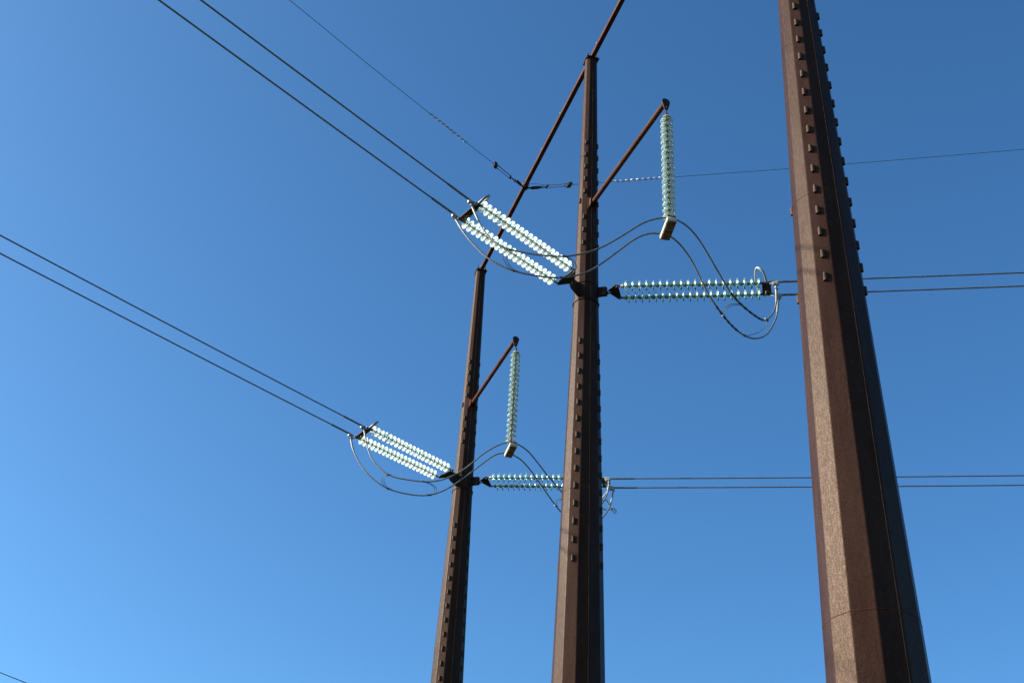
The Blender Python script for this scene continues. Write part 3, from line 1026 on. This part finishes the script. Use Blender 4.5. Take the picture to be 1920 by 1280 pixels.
# ------------------------------------------------------------------ earth wire
pe = Vector((0.097, 26.527, BZ+0.01))
hl, hr = azv(-140), azv(101)
bdir = azv(163.3)
root = empty('earth_wire_bracket', pe)
tag(root, 'dark curved bracket clamped under the rusty tube where the thin top wires meet', 'bracket')
bm = bmesh.new()
arc = [hl*0.40+UP*-0.11, hl*0.22+UP*-0.10, Vector((0, 0, -0.095)), hr*0.22+UP*-0.10, hr*0.44+UP*-0.11]
add_tube(bm, spline(arc, 6), 0.026, 10)
link('bracket_arm', bm, M_PLATE, root)
bm = bmesh.new()
add_box(bm, (0, 0, -0.10), hr, bdir, UP, 0.16, 0.20, 0.03, 0.005)
add_box(bm, hr*0.30+UP*-0.11, hr, bdir, UP, 0.24, 0.05, 0.09, 0.008)
add_box(bm, hl*0.28+UP*-0.11, hl, bdir, UP, 0.20, 0.05, 0.09, 0.008)
link('bracket_plate', bm, M_PLATE, root, smooth=False)
bm = bmesh.new()
for s in (-1, 1):
    pts = [bdir*s*0.07 + Vector(azv(73.3))*0.092*math.cos(R(a)) + UP*0.092*math.sin(R(a)) for a in range(-60, 241, 20)]
    add_tube(bm, pts, 0.010, 8)
link('u_bolt', bm, M_GALV, root)

def earth_side(pts_rel, slope, h, lab, grip, rods, tail):
    """from the bracket outwards: shackle, three-rod strain link, clamp block, wire with helical grip"""
    st = pe + UP*-0.11
    root = empty('earth_wire', st)
    tag(root, lab, 'wire', 'thin earth wires meeting at the tube')
    def at(s):
        # piecewise profile through the measured heights, then a long sagging span
        for (s0, z0), (s1, z1) in zip(pts_rel, pts_rel[1:]):
            if s <= s1:
                return h*s + UP*(z0+(z1-z0)*(s-s0)/(s1-s0))
        s0, z0 = pts_rel[-1]
        return h*s + UP*(z0 + slope*(s-s0) + 0.0004*(s-s0)**2)
    r0_, r1_ = rods
    bm = bmesh.new()
    add_link(bm, at(0.34), at(0.46), 0.011, 0.028)
    add_link2(bm, at(0.44), at(0.56), 0.011, 0.028)
    add_bolt(bm, at(0.46), bdir, 0.02, 0.08)
    add_tube(bm, [at(0.54), at(r0_)], 0.013, 8)
    add_box(bm, at(r0_), h, bdir, UP, 0.07, 0.09, 0.05, 0.006)
    add_bolt(bm, at(r0_+0.02), bdir, 0.02, 0.13)
    link('shackle', bm, M_PLATE, root)
    bm = bmesh.new()
    for q in (bdir*0.055, -bdir*0.055, UP*0.05):
        add_tube(bm, [at(r0_)+q*0.6, at(r0_+0.12)+q, at(r1_)+q], 0.0085, 8)
    link('strain_rod', bm, M_GALV, root)
    bm = bmesh.new()
    add_box(bm, at(r1_), h, bdir, UP, 0.12, 0.15, 0.12, 0.012)
    for q in (bdir*0.05, -bdir*0.05):
        add_bolt(bm, at(r1_-0.02)+q, h, 0.02, 0.2)
    link('clamp_block', bm, M_PLATE, root)
    pts = []
    s_ = r1_
    while s_ < 130:
        pts.append(at(s_)); s_ += 0.4 if s_ < 16 else 4
    pts = relax(pts, 3)
    bm = bmesh.new(); add_tube(bm, pts, 0.0075, 8)
    link('strand_wire', bm, M_EARTH, root)
    g0, g1 = grip
    bm = bmesh.new(); hx = []
    n = int((g1-g0)/0.016)
    a_, b2, _ = frame_of(h)
    for i in range(n):
        s_ = g0 + i*0.016
        ang = 2*math.pi*(s_-g0)/0.155
        rr = 0.028
        hx.append(at(s_) + a_*rr*math.cos(ang) + b2*rr*math.sin(ang))
    add_tube(bm, hx, 0.011, 6)
    link('helical_grip', bm, M_BRIGHT, root)
    if tail:
        bm = bmesh.new()
        add_tube(bm, spline([at(r1_-0.5)+UP*0.05, at(r1_-0.75)+UP*0.09, at(r1_-0.95)+UP*0.14, at(r1_-1.25)+UP*0.15], 5), 0.006, 6)
        link('loose_tail', bm, M_EARTH, root)
zb = 25.72
def rel(lst): return [(s, z-(BZ-0.11)) for s, z in lst]
earth_side(rel([(0, 25.71), (0.66, 25.62), (1.32, 25.57), (2.46, 25.44), (4.08, 25.29), (6.18, 25.09), (9.0, 24.89)]), -0.09, hl,
           'thin wire with spiral grip running from the top tube to the upper left', (2.55, 4.08), (0.66, 1.32), False)
earth_side(rel([(0, 25.71), (0.5, 25.70), (1.28, 25.715), (2.5, 25.72), (3.85, 25.735), (7.33, 25.75), (10.4, 25.80), (13.5, 25.86)]), 0.02, hr,
           'thin wire with white spiral grip running behind the poles to the right edge', (2.5, 3.85), (0.62, 1.26), True)

# ------------------------------------------------------------------ distant wire, bottom left
root = None
a = Vector((-22.15, 55.76, 21.03)); hh = azv(40)
pts = []
for i in range(-30, 60):
    s_ = i*3.0
    pts.append(hh*s_ + UP*(-0.028*s_ + 0.0002*s_*s_))
bm = bmesh.new(); add_tube(bm, pts, 0.020, 8)
o = link('distant_wire', bm, M_EARTH, None, loc=a)
tag(o, 'short piece of thin distant wire crossing the bottom left corner', 'wire')
